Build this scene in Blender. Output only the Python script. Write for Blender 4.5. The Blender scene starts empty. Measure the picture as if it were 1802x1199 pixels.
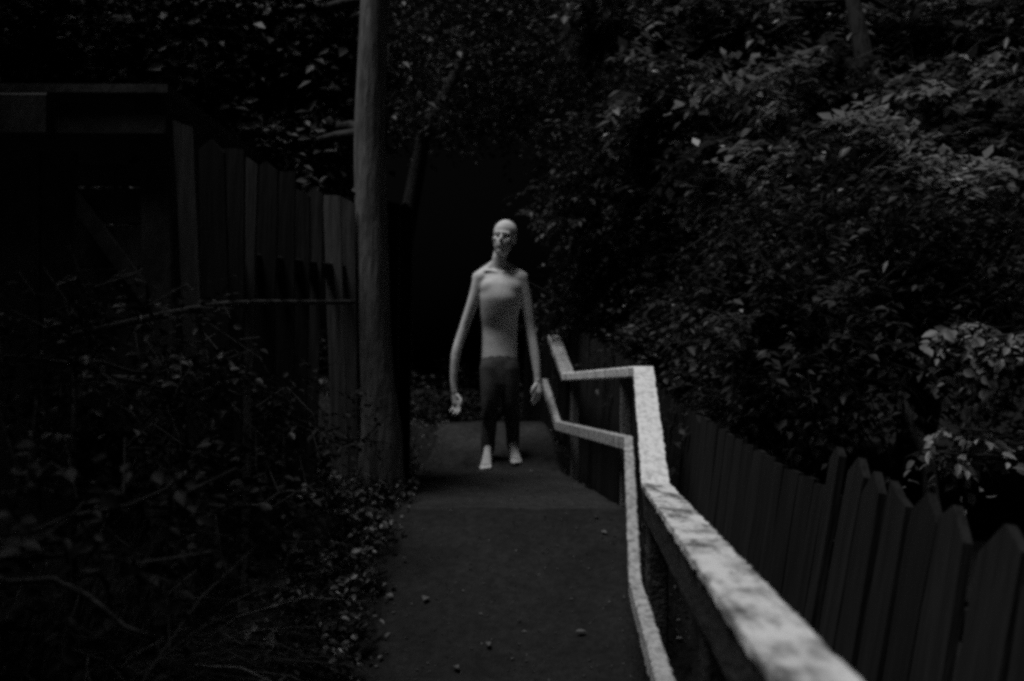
import bpy, bmesh, math, random
import numpy as np
from mathutils import Vector, Matrix, noise as mnoise

# ------------------------------------------------------------------ camera, sky, sun
scene = bpy.context.scene
C = scene.collection
CAM_Z = 1.07
FPX = 1752.0            # focal length in photograph pixels (35 mm on 36 mm, 1802 px wide)
HORIZON = 683.0
cam_d = bpy.data.cameras.new('camera')
cam_d.lens = 35.0
cam_d.sensor_width = 36.0
cam_d.shift_y = (HORIZON - 599.5) / 1802.0
cam_d.clip_start = 0.05
cam_d.clip_end = 2000
cam_d.dof.use_dof = True
cam_d.dof.focus_distance = 3.9
cam_d.dof.aperture_fstop = 2.2
cam = bpy.data.objects.new('camera', cam_d)
C.objects.link(cam)
cam.location = (0, 0, CAM_Z)
cam.rotation_euler = (math.radians(90), 0, 0)
scene.camera = cam

SUN_DIR = Vector((-0.27, -0.13, 0.955)).normalized()       # towards the light
world = bpy.data.worlds.new('World')
scene.world = world
world.use_nodes = True
wn = world.node_tree
bg = wn.nodes['Background']
sky = wn.nodes.new('ShaderNodeTexSky')
sky.sky_type = 'NISHITA'
sky.sun_disc = False
sky.sun_elevation = math.radians(-4.0)
sky.sun_rotation = math.atan2(SUN_DIR.x, SUN_DIR.y)
bw = wn.nodes.new('ShaderNodeRGBToBW')                     # black-and-white picture
wn.links.new(sky.outputs[0], bw.inputs[0])
wn.links.new(bw.outputs[0], bg.inputs['Color'])
bg.inputs['Strength'].default_value = 0.10

sun_d = bpy.data.lights.new('moon', 'SUN')
sun_d.energy = 2.2
sun_d.angle = math.radians(22)
sun_d.color = (1, 1, 1)
sun = bpy.data.objects.new('moon', sun_d)
C.objects.link(sun)
sun.rotation_euler = SUN_DIR.to_track_quat('Z', 'Y').to_euler()
sun.location = SUN_DIR * 30

scene.view_settings.view_transform = 'Standard'
scene.view_settings.look = 'None'
scene.view_settings.exposure = 0.0
scene.view_settings.gamma = 1.0
scene.render.engine = 'CYCLES'
scene.cycles.use_denoising = False
scene.cycles.filter_width = 3.2
scene.cycles.max_bounces = 5
scene.cycles.sample_clamp_indirect = 2.0
scene.cycles.sample_clamp_direct = 3.0

rnd = random.Random(7)
npr = np.random.default_rng(11)


def W(px, py, d):
    """photograph pixel + distance along the view -> world point"""
    return Vector(((px - 901.0) * d / FPX, d, CAM_Z + (HORIZON - py) * d / FPX))


# ------------------------------------------------------------------ materials
def mat(name, build):
    m = bpy.data.materials.new(name)
    m.use_nodes = True
    nt = m.node_tree
    b = nt.nodes['Principled BSDF']
    build(nt, b)
    return m


def grey(v):
    return (v, v, v, 1)


def noisy(lo, hi, scale=(8, 8, 8), rough=0.7, bump=0.3, bump_scale=60, detail=6, spec=0.3,
          p0=0.35, p1=0.68, jitter=0.25, bdist=0.02, grain=0.0, stain=0.0):
    """grey noise in object space, stretched by scale, with fine bump and a tone per object"""
    def f(nt, b):
        tc = nt.nodes.new('ShaderNodeTexCoord')
        mp = nt.nodes.new('ShaderNodeMapping')
        mp.inputs['Scale'].default_value = scale
        nt.links.new(tc.outputs['Object'], mp.inputs['Vector'])
        oi = nt.nodes.new('ShaderNodeObjectInfo')
        ad = nt.nodes.new('ShaderNodeVectorMath'); ad.operation = 'ADD'
        ml = nt.nodes.new('ShaderNodeMath'); ml.operation = 'MULTIPLY'; ml.inputs[1].default_value = 37.0
        nt.links.new(oi.outputs['Random'], ml.inputs[0])
        nt.links.new(mp.outputs[0], ad.inputs[0]); nt.links.new(ml.outputs[0], ad.inputs[1])
        n1 = nt.nodes.new('ShaderNodeTexNoise')
        n1.inputs['Scale'].default_value = 1.0
        n1.inputs['Detail'].default_value = detail
        n1.inputs['Roughness'].default_value = 0.65
        nt.links.new(ad.outputs[0], n1.inputs['Vector'])
        r = nt.nodes.new('ShaderNodeValToRGB')
        r.color_ramp.elements[0].position = p0; r.color_ramp.elements[0].color = grey(lo)
        r.color_ramp.elements[1].position = p1; r.color_ramp.elements[1].color = grey(hi)
        nt.links.new(n1.outputs[0], r.inputs[0])
        mr = nt.nodes.new('ShaderNodeMapRange')
        mr.inputs['To Min'].default_value = 1 - jitter; mr.inputs['To Max'].default_value = 1 + jitter
        nt.links.new(oi.outputs['Random'], mr.inputs['Value'])
        mx = nt.nodes.new('ShaderNodeVectorMath'); mx.operation = 'SCALE'
        nt.links.new(r.outputs[0], mx.inputs[0]); nt.links.new(mr.outputs[0], mx.inputs['Scale'])
        col = mx.outputs[0]
        if stain:                                   # broad damp and dusty patches
            n3 = nt.nodes.new('ShaderNodeTexNoise')
            n3.inputs['Scale'].default_value = 2.6; n3.inputs['Detail'].default_value = 7; n3.inputs['Roughness'].default_value = 0.7
            nt.links.new(tc.outputs['Object'], n3.inputs['Vector'])
            m3 = nt.nodes.new('ShaderNodeMapRange')
            m3.inputs['From Min'].default_value = 0.32; m3.inputs['From Max'].default_value = 0.68
            m3.inputs['To Min'].default_value = 1 - stain; m3.inputs['To Max'].default_value = 1 + stain
            nt.links.new(n3.outputs[0], m3.inputs['Value'])
            s3 = nt.nodes.new('ShaderNodeVectorMath'); s3.operation = 'SCALE'
            nt.links.new(col, s3.inputs[0]); nt.links.new(m3.outputs[0], s3.inputs['Scale'])
            col = s3.outputs[0]
        nt.links.new(col, b.inputs['Base Color'])
        b.inputs['Roughness'].default_value = rough
        b.inputs['Specular IOR Level'].default_value = spec
        n2 = nt.nodes.new('ShaderNodeTexNoise')
        n2.inputs['Scale'].default_value = bump_scale
        n2.inputs['Detail'].default_value = 5
        if grain:
            n2.inputs['Scale'].default_value = grain
            nt.links.new(ad.outputs[0], n2.inputs['Vector'])
        else:
            nt.links.new(tc.outputs['Object'], n2.inputs['Vector'])
        bp = nt.nodes.new('ShaderNodeBump')
        bp.inputs['Strength'].default_value = bump
        bp.inputs['Distance'].default_value = bdist
        nt.links.new(n2.outputs[0], bp.inputs['Height'])
        nt.links.new(bp.outputs[0], b.inputs['Normal'])
    return f


def leafmat(lo, hi, rough=0.45, spec=0.5, trans=0.0):
    """leaf tone from the leaf's own random 'shade' attribute"""
    def f(nt, b):
        at = nt.nodes.new('ShaderNodeAttribute'); at.attribute_name = 'shade'
        r = nt.nodes.new('ShaderNodeValToRGB')
        r.color_ramp.elements[0].color = grey(lo); r.color_ramp.elements[1].color = grey(min(0.7, hi * 5))  # end stop is a pale tone that paints glints
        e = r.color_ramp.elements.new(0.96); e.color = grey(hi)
        nt.links.new(at.outputs['Fac'], r.inputs[0])
        nt.links.new(r.outputs[0], b.inputs['Base Color'])
        b.inputs['Roughness'].default_value = rough
        b.inputs['Specular IOR Level'].default_value = spec
        if trans:                                   # light shining through the blade
            tl = nt.nodes.new('ShaderNodeBsdfTranslucent')
            nt.links.new(r.outputs[0], tl.inputs['Color'])
            mx = nt.nodes.new('ShaderNodeMixShader'); mx.inputs[0].default_value = trans
            nt.links.new(b.outputs[0], mx.inputs[1]); nt.links.new(tl.outputs[0], mx.inputs[2])
            nt.links.new(mx.outputs[0], nt.nodes['Material Output'].inputs['Surface'])
    return f


M = {}
M['paint'] = mat('old_white_paint', noisy(0.50, 0.84, (40, 18, 40), 0.75, 0.7, 160, 10, 0.2, 0.34, 0.56, 0.0, 0.005))
M['shadepaint'] = mat('shade_toned_white_paint', noisy(0.20, 0.48, (40, 18, 40), 0.75, 0.7, 160, 10, 0.2, 0.34, 0.6, 0.0, 0.005))  # same white paint darkened, putting shade into the colour
M['worn'] = mat('worn_streaked_white_paint', noisy(0.13, 0.70, (17, 7, 17), 0.75, 0.7, 160, 15, 0.2, 0.38, 0.57, 0.0, 0.005))
M['raw'] = mat('weathered_rail_timber', noisy(0.015, 0.06, (30, 5, 30), 0.8, 0.6, 60, 6, 0.2))
M['post'] = mat('grey_post_timber', noisy(0.10, 0.22, (40, 40, 5), 0.8, 0.6, 80, 6, 0.2))
M['board'] = mat('dark_fence_timber', noisy(0.006, 0.018, (30, 30, 2.2), 0.8, 0.6, 45, 6, 0.2, jitter=0.4, grain=2.5, bdist=0.01))
M['oldboard'] = mat('old_paling_timber', noisy(0.005, 0.015, (22, 22, 1.6), 0.8, 0.6, 45, 6, 0.2, jitter=0.4, grain=2.5, bdist=0.01))
M['greyboard'] = mat('weathered_pale_paling', noisy(0.022, 0.08, (22, 22, 1.6), 0.8, 0.6, 45, 6, 0.2, jitter=0.3, grain=2.5, bdist=0.01))
M['paleboard'] = mat('bleached_paling', noisy(0.05, 0.16, (22, 22, 1.6), 0.8, 0.6, 45, 6, 0.2, jitter=0.2, grain=2.5, bdist=0.01))
M['shed'] = mat('tarred_shed_timber', noisy(0.025, 0.07, (12, 12, 6), 0.75, 0.4, 30, 6, 0.2, grain=3, bdist=0.01))
M['ground'] = mat('dark_forest_soil', noisy(0.006, 0.022, (6, 6, 6), 0.9, 1.0, 18, 8, 0.1, jitter=0.0, bdist=0.05))
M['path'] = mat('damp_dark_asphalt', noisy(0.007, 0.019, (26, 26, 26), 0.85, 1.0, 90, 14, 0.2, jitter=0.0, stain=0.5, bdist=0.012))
M['landing'] = mat('lit_tone_asphalt', noisy(0.013, 0.037, (26, 26, 26), 0.85, 1.0, 90, 14, 0.2, jitter=0.0, stain=0.5, bdist=0.012))  # asphalt of the path with its extra light put into the colour
M['bark'] = mat('grey_bark', noisy(0.09, 0.25, (26, 26, 3.5), 0.85, 0.8, 30, 8, 0.2, jitter=0.1, bdist=0.02, grain=1.5))
M['darkbark'] = mat('dark_bark', noisy(0.02, 0.06, (26, 26, 3.5), 0.85, 0.8, 30, 8, 0.2, jitter=0.1, bdist=0.02, grain=1.5))
M['twig'] = mat('dark_twig_bark', noisy(0.010, 0.032, (20, 20, 6), 0.8, 0.5, 40, 5, 0.3))
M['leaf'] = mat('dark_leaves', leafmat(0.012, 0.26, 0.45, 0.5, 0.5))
M['leaf_mid'] = mat('dark_glossy_leaves', leafmat(0.005, 0.075, 0.55, 0.3, 0.4))
M['leaf_deep'] = mat('shade_toned_leaves', leafmat(0.004, 0.030, 0.5, 0.35, 0.3))  # gloom under the canopy put into the leaf colour
M['leaf_black'] = mat('shade_toned_bramble_leaves', leafmat(0.004, 0.022, 0.6, 0.2, 0.3))  # canopy shade over the left bank put into the leaf colour
M['leaf_dim'] = mat('very_dark_leaves', leafmat(0.006, 0.040, 0.55, 0.25))
M['leaf_pale'] = mat('pale_variegated_leaves', leafmat(0.14, 0.72, 0.5, 0.4, 0.3))
M['weed'] = mat('weed_leaves', leafmat(0.015, 0.11, 0.5))
M['grass'] = mat('dry_grass', leafmat(0.010, 0.06, 0.6, 0.3))
M['litter'] = mat('dead_leaves', leafmat(0.03, 0.17, 0.6, 0.3))
M['skin'] = mat('pale_skin', noisy(0.60, 0.84, (11, 11, 11), 0.6, 0.12, 60, 6, 0.25, jitter=0.0, bdist=0.01))
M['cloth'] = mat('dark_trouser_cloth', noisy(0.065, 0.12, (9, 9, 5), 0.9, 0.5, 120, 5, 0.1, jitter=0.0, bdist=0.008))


# ------------------------------------------------------------------ object helpers
def tag(o, label=None, cat=None, group=None, kind=None):
    if label: o['label'] = label
    if cat: o['category'] = cat
    if group: o['group'] = group
    if kind: o['kind'] = kind
    return o


def thing(name, label, cat, loc=(0, 0, 0), group=None):
    o = bpy.data.objects.new(name, None)
    o.empty_display_size = 0.1
    C.objects.link(o)
    o.location = loc
    return tag(o, label, cat, group)


def link(name, me, m, parent=None, smooth=False):
    """me is in world coordinates; the object stays at the parent's origin offset"""
    o = bpy.data.objects.new(name, me)
    C.objects.link(o)
    if m is not None and not me.materials:
        me.materials.append(m)
    if smooth:
        me.polygons.foreach_set('use_smooth', [True] * len(me.polygons))
    if parent is not None:
        o.parent = parent
        o.location = -Vector(parent.location)
        if parent.parent is not None:
            o.location = (0, 0, 0)
    return o


def from_bm(bm, name):
    me = bpy.data.meshes.new(name)
    bm.normal_update()
    bm.to_mesh(me)
    bm.free()
    return me


def sweep(nodes, w, h, name, cap0=True, cap1=True, rough=0.0, step=0.06, up_top=True, chamfer=0.12):
    """rectangular bar along nodes [(point, lateral unit vector)], point = centre of the top face; vertical cross sections"""
    prof = []
    c = chamfer * min(w, h)
    for (x, z) in ((-w/2, -h + c), (-w/2, -c), (-w/2 + c, 0), (w/2 - c, 0), (w/2, -c), (w/2, -h + c), (w/2 - c, -h), (-w/2 + c, -h)):
        prof.append((x, z))
    pts = []
    for i in range(len(nodes) - 1):
        (p0, l0), (p1, l1) = nodes[i], nodes[i + 1]
        n = max(1, int((p1 - p0).length / step))
        for k in range(n + (1 if i == len(nodes) - 2 else 0)):
            t = k / n
            pts.append((p0.lerp(p1, t), l0.lerp(l1, t)))
    bm = bmesh.new()
    rings = []
    for i, (p, l) in enumerate(pts):
        ring = []
        end = i in (0, len(pts) - 1)
        for (x, z) in prof:
            co = p + l * x + Vector((0, 0, z))
            if rough and not end:
                co += Vector((mnoise.noise(co * 34) * rough, 0, mnoise.noise(co * 34 + Vector((9, 3, 1))) * rough * 0.6))
            ring.append(bm.verts.new(co))
        rings.append(ring)
    for a, b in zip(rings, rings[1:]):
        for k in range(8):
            bm.faces.new((a[k], a[(k + 1) % 8], b[(k + 1) % 8], b[k]))
    if cap0: bm.faces.new(rings[0])
    if cap1: bm.faces.new(list(reversed(rings[-1])))
    bmesh.ops.recalc_face_normals(bm, faces=bm.faces)
    return from_bm(bm, name)


def tube_bm(bm, pts, rads, seg=8, squash=None, jag=0.0, caps=True):
    """tapered tube through pts"""
    rings = []
    prev = None
    for i, p in enumerate(pts):
        p = Vector(p)
        d = (Vector(pts[min(i + 1, len(pts) - 1)]) - Vector(pts[max(i - 1, 0)])).normalized()
        if prev is None:
            ref = Vector((1, 0, 0)) if abs(d.x) < 0.9 else Vector((0, 1, 0))
            u = (ref - d * ref.dot(d)).normalized()
        else:
            u = (prev - d * prev.dot(d)).normalized()
        prev = u
        v = d.cross(u)
        r = rads[i]
        ru, rv = (r, r) if not isinstance(r, tuple) else r
        ring = []
        for k in range(seg):
            a = 2 * math.pi * k / seg
            j = 1.0
            if jag:
                j = 1 + jag * mnoise.noise(Vector((math.cos(a) * 2, math.sin(a) * 2, p.z * 2.2 + p.x)))
            ring.append(bm.verts.new(p + u * math.cos(a) * ru * j + v * math.sin(a) * rv * j))
        rings.append(ring)
    for a, b in zip(rings, rings[1:]):
        for k in range(seg):
            bm.faces.new((a[k], a[(k + 1) % seg], b[(k + 1) % seg], b[k]))
    if caps:
        bm.faces.new(list(reversed(rings[0]))); bm.faces.new(rings[-1])
    return rings


def wobble(p0, p1, n, amp, seed=0):
    p0, p1 = Vector(p0), Vector(p1)
    out = []
    for i in range(n + 1):
        t = i / n
        k = math.sin(math.pi * t) ** 0.7 if 0 < t < 1 else 0
        off = Vector((mnoise.noise(Vector((t * 3, seed, 0.3))), mnoise.noise(Vector((t * 3, seed, 7.7))), mnoise.noise(Vector((t * 3, seed, 3.1))) * 0.5))
        out.append(p0.lerp(p1, t) + off * amp * k)
    return out


# leaf templates: (verts, triangles/quads)
LEAF_FAR = (np.array([[0, 0, 0], [0, .5, -.06], [-.26, .42, .05], [.26, .42, .05], [0, 1, -.14]]),
            np.array([[0, 1, 2], [0, 3, 1], [1, 4, 2], [1, 3, 4]]))
_s = [(0.18, .20, .02), (0.45, .30, -.01), (0.72, .20, -.07)]
_v = [[0, 0, 0]]
for (y, w, z) in _s:
    _v += [[-w, y, z + .06], [0, y, z - .02], [w, y, z + .06]]
_v.append([0, 1, -.20])
LEAF_NEAR = (np.array(_v, float), np.array([[0, 2, 1], [0, 3, 2],
             [1, 2, 5], [1, 5, 4], [2, 3, 6], [2, 6, 5], [4, 5, 8], [4, 8, 7], [5, 6, 9], [5, 9, 8], [7, 8, 10], [8, 9, 10]]))


def leaf_mesh(name, pos, axis, nrm, size, shade, template=LEAF_FAR):
    """pos,axis,nrm (n,3), size (n,), shade (n,) -> one mesh of leaves"""
    tv, tf = template
    axis = axis / np.linalg.norm(axis, axis=1, keepdims=True)
    nrm = nrm - axis * np.sum(nrm * axis, axis=1, keepdims=True)
    nrm = nrm / (np.linalg.norm(nrm, axis=1, keepdims=True) + 1e-9)
    side = np.cross(axis, nrm)
    n = len(pos); k = len(tv)
    wid = (0.75 + 0.5 * npr.random(n))[:, None, None]
    V = (pos[:, None, :] + size[:, None, None] * (side[:, None, :] * tv[None, :, 0:1] * wid
         + axis[:, None, :] * tv[None, :, 1:2] + nrm[:, None, :] * tv[None, :, 2:3])).reshape(-1, 3)
    F = (tf[None, :, :] + (np.arange(n) * k)[:, None, None]).reshape(-1)
    nf = n * len(tf)
    me = bpy.data.meshes.new(name)
    me.vertices.add(n * k); me.vertices.foreach_set('co', V.astype(np.float32).ravel())
    me.loops.add(nf * 3); me.loops.foreach_set('vertex_index', F.astype(np.int32))
    me.polygons.add(nf)
    me.polygons.foreach_set('loop_start', np.arange(0, nf * 3, 3, dtype=np.int32))
    me.update(calc_edges=True)
    at = me.attributes.new('shade', 'FLOAT', 'POINT')
    at.data.foreach_set('value', np.repeat(shade, k).astype(np.float32))
    me.validate()
    return me


def sprays(centers, radii, n_spray, leaves_per, leaf, droop=0.35, spread=0.28, up=0.75, hollow=0.55):
    """leafy twigs through ellipsoids; returns leaf arrays and the twig segments"""
    P, A, N, S, H, twigs = [], [], [], [], [], []
    vols = np.array([np.prod(r) ** (2 / 3) for r in radii]); vols /= vols.sum()
    counts = np.maximum(1, (vols * n_spray).astype(int))
    for c, r, m in zip(centers, radii, counts):
        c = np.array(c); r = np.array(r)
        for _ in range(m):
            d = npr.normal(size=3); d /= np.linalg.norm(d)
            q = hollow + (1 - hollow) * npr.random() ** 0.6
            q *= 1 + 0.18 * npr.normal()
            o = c + d * r * q
            out = d * r; out = out / np.linalg.norm(out)
            tw = out + npr.normal(size=3) * 0.6; tw[2] -= droop * npr.random(); tw /= np.linalg.norm(tw)
            L = spread * (0.6 + 0.8 * npr.random())
            tone = np.clip(0.36 + 1.1 * mnoise.noise(Vector(o) * 2.4) + 0.16 * npr.normal(), 0.02, 1.0)
            k = leaves_per
            t = (np.arange(k) + npr.random(k) * 0.6) / k
            base = o + tw * (t[:, None] - 0.3) * L + np.array([0, 0, -1.0]) * (t[:, None] ** 2) * L * droop
            sd = np.cross(tw, [0, 0, 1.0]); sd /= (np.linalg.norm(sd) + 1e-6)
            sgn = np.where(np.arange(k) % 2 == 0, 1, -1)[:, None]
            ax = tw * 0.55 + sd * sgn * (0.9 + 0.3 * npr.random((k, 1))) + npr.normal(size=(k, 3)) * 0.35
            ax[:, 2] -= droop * 0.5
            nr = np.array([0, 0, up]) + npr.normal(size=(k, 3)) * 0.45 + out * 0.25
            P.append(base); A.append(ax); N.append(nr)
            S.append(leaf * (0.6 + 0.8 * npr.random(k)))
            h = np.clip(tone + 0.08 * npr.normal(size=k), 0, 0.97) ** 2.0
            h[npr.random(k) < 0.006] = 1.0                      # a few leaves paled as painted glints
            H.append(h)
            twigs.append((o - tw * 0.3 * L, o + tw * 0.6 * L, o + tw * 0.75 * L - np.array([0, 0, 0.3 * L * droop])))
    return np.concatenate(P), np.concatenate(A), np.concatenate(N), np.concatenate(S), np.concatenate(H), twigs


def twig_mesh(name, twigs, r=0.004, every=1):
    bm = bmesh.new()
    for i, (a, b, c) in enumerate(twigs):
        if i % every: continue
        tube_bm(bm, [Vector(a), Vector(b), Vector(c)], [r, r * 0.7, r * 0.3], 3, caps=False)
    return from_bm(bm, name)


def profile(y):
    """height of the path along the walk"""
    pts = [(-400, 0), (3.67, 0), (5.04, 0.46), (7.40, 0.46), (8.10, 0.78), (8.55, 0.78), (11, 0.30), (16, -0.5), (26, -0.9), (400, -0.9)]
    for (a, za), (b, zb) in zip(pts, pts[1:]):
        if y <= b:
            return za + (zb - za) * (y - a) / (b - a)
    return pts[-1][1]


def rail_x(y):
    pts = [(-3, 0.095), (3.67, 0.53), (5.04, 0.665), (7.40, 0.418), (8.10, 0.342), (30, 0.0)]
    if y < -3: return 0.095
    for (a, xa), (b, xb) in zip(pts, pts[1:]):
        if y <= b:
            return xa + (xb - xa) * (y - a) / (b - a)
    return 0.0


def left_x(y):
    pts = [(-3, -0.5), (3.67, -0.55), (5.04, -0.59), (7.40, -0.70), (8.10, -0.60), (30, -0.6)]
    if y < -3: return -0.5
    for (a, xa), (b, xb) in zip(pts, pts[1:]):
        if y <= b:
            return xa + (xb - xa) * (y - a) / (b - a)
    return -0.6


def ground_h(x, y):
    z = profile(y) - 0.03
    rx, lx = rail_x(y) - 0.08, left_x(y)
    if x > rx:
        z -= min(0.16, (x - rx) * 0.8)
    if x < lx:
        e = lx - x
        z += min(0.55, 0.28 * max(0, e - 0.15)) * (1 if y < 9 else max(0, 1 - (y - 9) / 3))
    far = max(0.0, (abs(x) - 8) / 40)
    z += 0.045 * mnoise.noise(Vector((x * 1.7, y * 1.7, 0))) * (1.0 if (x < lx - 0.05 or x > rx + 0.05) else 0.0)
    z += min(6, far * 2.0) * (0.6 + 0.4 * mnoise.noise(Vector((x * .05, y * .05, 3))))
    return z


# ------------------------------------------------------------------ ground and path
def axis_vals(lo, hi, fine_lo, fine_hi, step):
    v = list(np.arange(fine_lo, fine_hi, step))
    g = step
    a = fine_lo
    while a > lo:
        g *= 1.35; a -= g; v.insert(0, a)
    g = step; a = fine_hi
    while a < hi:
        v.append(a); g *= 1.35; a += g
    return v


xs = axis_vals(-300, 300, -3.2, 3.2, 0.09)
ys = axis_vals(-150, 500, -1.0, 11.0, 0.09)
V = [(x, y, ground_h(x, y)) for y in ys for x in xs]
nx = len(xs)
F = [(j * nx + i, j * nx + i + 1, (j + 1) * nx + i + 1, (j + 1) * nx + i) for j in range(len(ys) - 1) for i in range(nx - 1)]
gme = bpy.data.meshes.new('ground'); gme.from_pydata(V, [], F)
tag(link('ground', gme, M['ground'], smooth=True), kind='structure')


def path_piece(name, y0, y1, m, n=None):
    bm = bmesh.new()
    n = n or max(6, int((y1 - y0) / 0.07)); k = 22
    rows = []
    for j in range(n + 1):
        y = y0 + (y1 - y0) * j / n
        lx, rx = left_x(y), rail_x(y) - 0.035
        lx += 0.07 * mnoise.noise(Vector((y * 1.9, 1, 0))) + 0.03 * mnoise.noise(Vector((y * 7, 4, 0)))
        rx += 0.012 * mnoise.noise(Vector((y * 6, 9, 0)))
        row = []
        for i in range(k + 1):
            t = i / k
            x = lx + (rx - lx) * t
            z = profile(y) + 0.012 * mnoise.noise(Vector((x * 3, y * 3, 5))) + 0.004 * mnoise.noise(Vector((x * 14, y * 14, 2)))
            if i == 0 or i == k: z -= 0.05
            elif i == 1: z -= 0.008
            row.append(bm.verts.new((x, y, z)))
        rows.append(row)
    for a, b in zip(rows, rows[1:]):
        for i in range(k):
            bm.faces.new((a[i], a[i + 1], b[i + 1], b[i]))
    return tag(link(name, from_bm(bm, name), m, smooth=True), kind='structure')


path_piece('path_approach', -2.0, 3.67, M['path'])
path_piece('path_ramp', 3.67, 5.04, M['path'])
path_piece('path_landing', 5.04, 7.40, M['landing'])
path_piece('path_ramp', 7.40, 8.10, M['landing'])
path_piece('path_crest', 8.10, 9.2, M['path'])

# ------------------------------------------------------------------ handrail
R_TOP = 0.72


def rail_nodes(dz, dx, y_list):
    raw = [Vector((rail_x(y), y, profile(y))) for y in y_list]
    out = []
    for i, p in enumerate(raw):
        d = (raw[min(i + 1, len(raw) - 1)] - raw[max(i - 1, 0)]); d.z = 0; d.normalize()
        l = Vector((d.y, -d.x, 0))
        out.append((p + Vector((0, 0, dz)) + l * dx, l))
    return out


hr = thing('handrail', 'white flaking painted wooden handrail with two rails climbing beside the path', 'handrail', (rail_x(3.67), 3.67, 0))
Ys = [-0.8, 3.67, 5.04, 7.40, 8.12]
top = rail_nodes(R_TOP, 0, Ys)
low = rail_nodes(R_TOP - 0.355, -0.075, Ys)
for i in range(4):
    link('top_rail', sweep(top[i:i + 2], 0.101, 0.024 if i < 2 else 0.055, 'top_rail', i == 0, i >= 2, rough=0.006, step=0.02), M[('worn', 'paint', 'paint', 'shadepaint')[i]], hr, False)
    link('lower_rail', sweep(low[i:i + 2], 0.046, 0.070, 'lower_rail', i == 0, i == 3, rough=0.006, step=0.02), M['shadepaint'], hr, False)
sup = rail_nodes(R_TOP - 0.0255, -0.018, Ys)
link('support_rail', sweep(sup[0:3], 0.050, 0.11, 'support_rail', rough=0.003), M['raw'], hr)


def post(y, dx=0.0, size=0.075, m=None, down=0.3, lab=None):
    p = Vector((rail_x(y) + dx, y, profile(y)))
    bm = bmesh.new()
    h0, h1 = -down, R_TOP - 0.057
    n = 14
    rings = []
    for i in range(n + 1):
        z = h0 + (h1 - h0) * i / n
        ring = []
        for (sx, sy) in ((-1, -.8), (-.8, -1), (.8, -1), (1, -.8), (1, .8), (.8, 1), (-.8, 1), (-1, .8)):
            co = p + Vector((sx * size / 2, sy * size / 2, z))
            co.x += 0.003 * mnoise.noise(co * 20); ring.append(bm.verts.new(co))
        rings.append(ring)
    for a, b in zip(rings, rings[1:]):
        for k in range(8):
            bm.faces.new((a[k], a[(k + 1) % 8], b[(k + 1) % 8], b[k]))
    bm.faces.new(rings[-1]); bm.faces.new(list(reversed(rings[0])))
    return link('post', from_bm(bm, 'post'), m or M['post'], hr)


post(0.6, 0.0, m=M['raw']); post(2.1, 0.012, m=M['raw']); post(3.62, 0.0, m=M['raw'])
post(5.45, 0.0, 0.058); post(7.22, 0.02, 0.062); post(8.02, 0.0, 0.062, m=M['raw'])


# ------------------------------------------------------------------ plank fences
def plank_mesh(w, h, t, style, seed):
    """upright board: base at origin, width along local x, front towards -y, with a cut top"""
    r = random.Random(seed)
    bm = bmesh.new()
    n = 6
    tops = {'point': (h - w * (0.25 + 0.3 * r.random()), h, h - w * (0.25 + 0.35 * r.random())),
            'slant': (h - w * 0.1 * r.random(), h - w * 0.25, h - w * (0.3 + 0.3 * r.random())),
            'flat': (h - 0.012 * r.random(), h - 0.012 * r.random(), h - 0.012 * r.random())}[style]
    cols = []
    for side in (0, 1):
        grid = []
        for ci, fx in enumerate((-0.5, 0.0, 0.5)):
            col = []
            for i in range(n + 1):
                z = tops[ci] * i / n
                x = fx * w + (0.006 * mnoise.noise(Vector((seed * 3.1, z * 5, fx * 4))) if fx else r.uniform(-.02, .02) * w)
                y = -t / 2 if side == 0 else t / 2
                y += 0.006 * mnoise.noise(Vector((z * 2, seed * 1.7, fx)))
                col.append(bm.verts.new((x, y, z)))
            grid.append(col)
        cols.append(grid)
    f, b = cols
    for c in range(2):
        for i in range(n):
            bm.faces.new((f[c][i], f[c + 1][i], f[c + 1][i + 1], f[c][i + 1]))
            bm.faces.new((b[c + 1][i], b[c][i], b[c][i + 1], b[c + 1][i + 1]))
        bm.faces.new((f[c][n], f[c + 1][n], b[c + 1][n], b[c][n]))
        bm.faces.new((f[c + 1][0], f[c][0], b[c][0], b[c + 1][0]))
    for i in range(n):
        bm.faces.new((b[0][i], f[0][i], f[0][i + 1], b[0][i + 1]))
        bm.faces.new((f[2][i], b[2][i], b[2][i + 1], f[2][i + 1]))
    bmesh.ops.recalc_face_normals(bm, faces=bm.faces)
    return from_bm(bm, 'plank')


def place_plank(parent, me, m, foot, heading, lean, tilt=0.0, name='plank'):
    """heading: direction of the board's width (xy), lean: outward lean, tilt: sideways in the fence's plane"""
    o = bpy.data.objects.new(name, me)
    C.objects.link(o)
    if not me.materials: me.materials.append(m)
    o.parent = parent
    ang = math.atan2(heading.y, heading.x)
    o.matrix_local = (Matrix.Translation(Vector(foot) - Vector(parent.location)) @ Matrix.Rotation(ang, 4, 'Z')
                      @ Matrix.Rotation(lean, 4, 'X') @ Matrix.Rotation(tilt, 4, 'Y'))
    return o


def bar(p0, p1, w, h, name, m, parent, rough=0.004, step=0.12):
    p0, p1 = Vector(p0), Vector(p1)
    d = p1 - p0; d.z = 0
    l = Vector((d.y, -d.x, 0)).normalized() if d.length > 1e-4 else Vector((1, 0, 0))
    return link(name, sweep([(p0, l), (p1, l)], w, h, name, rough=rough, step=step), m, parent)


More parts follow.
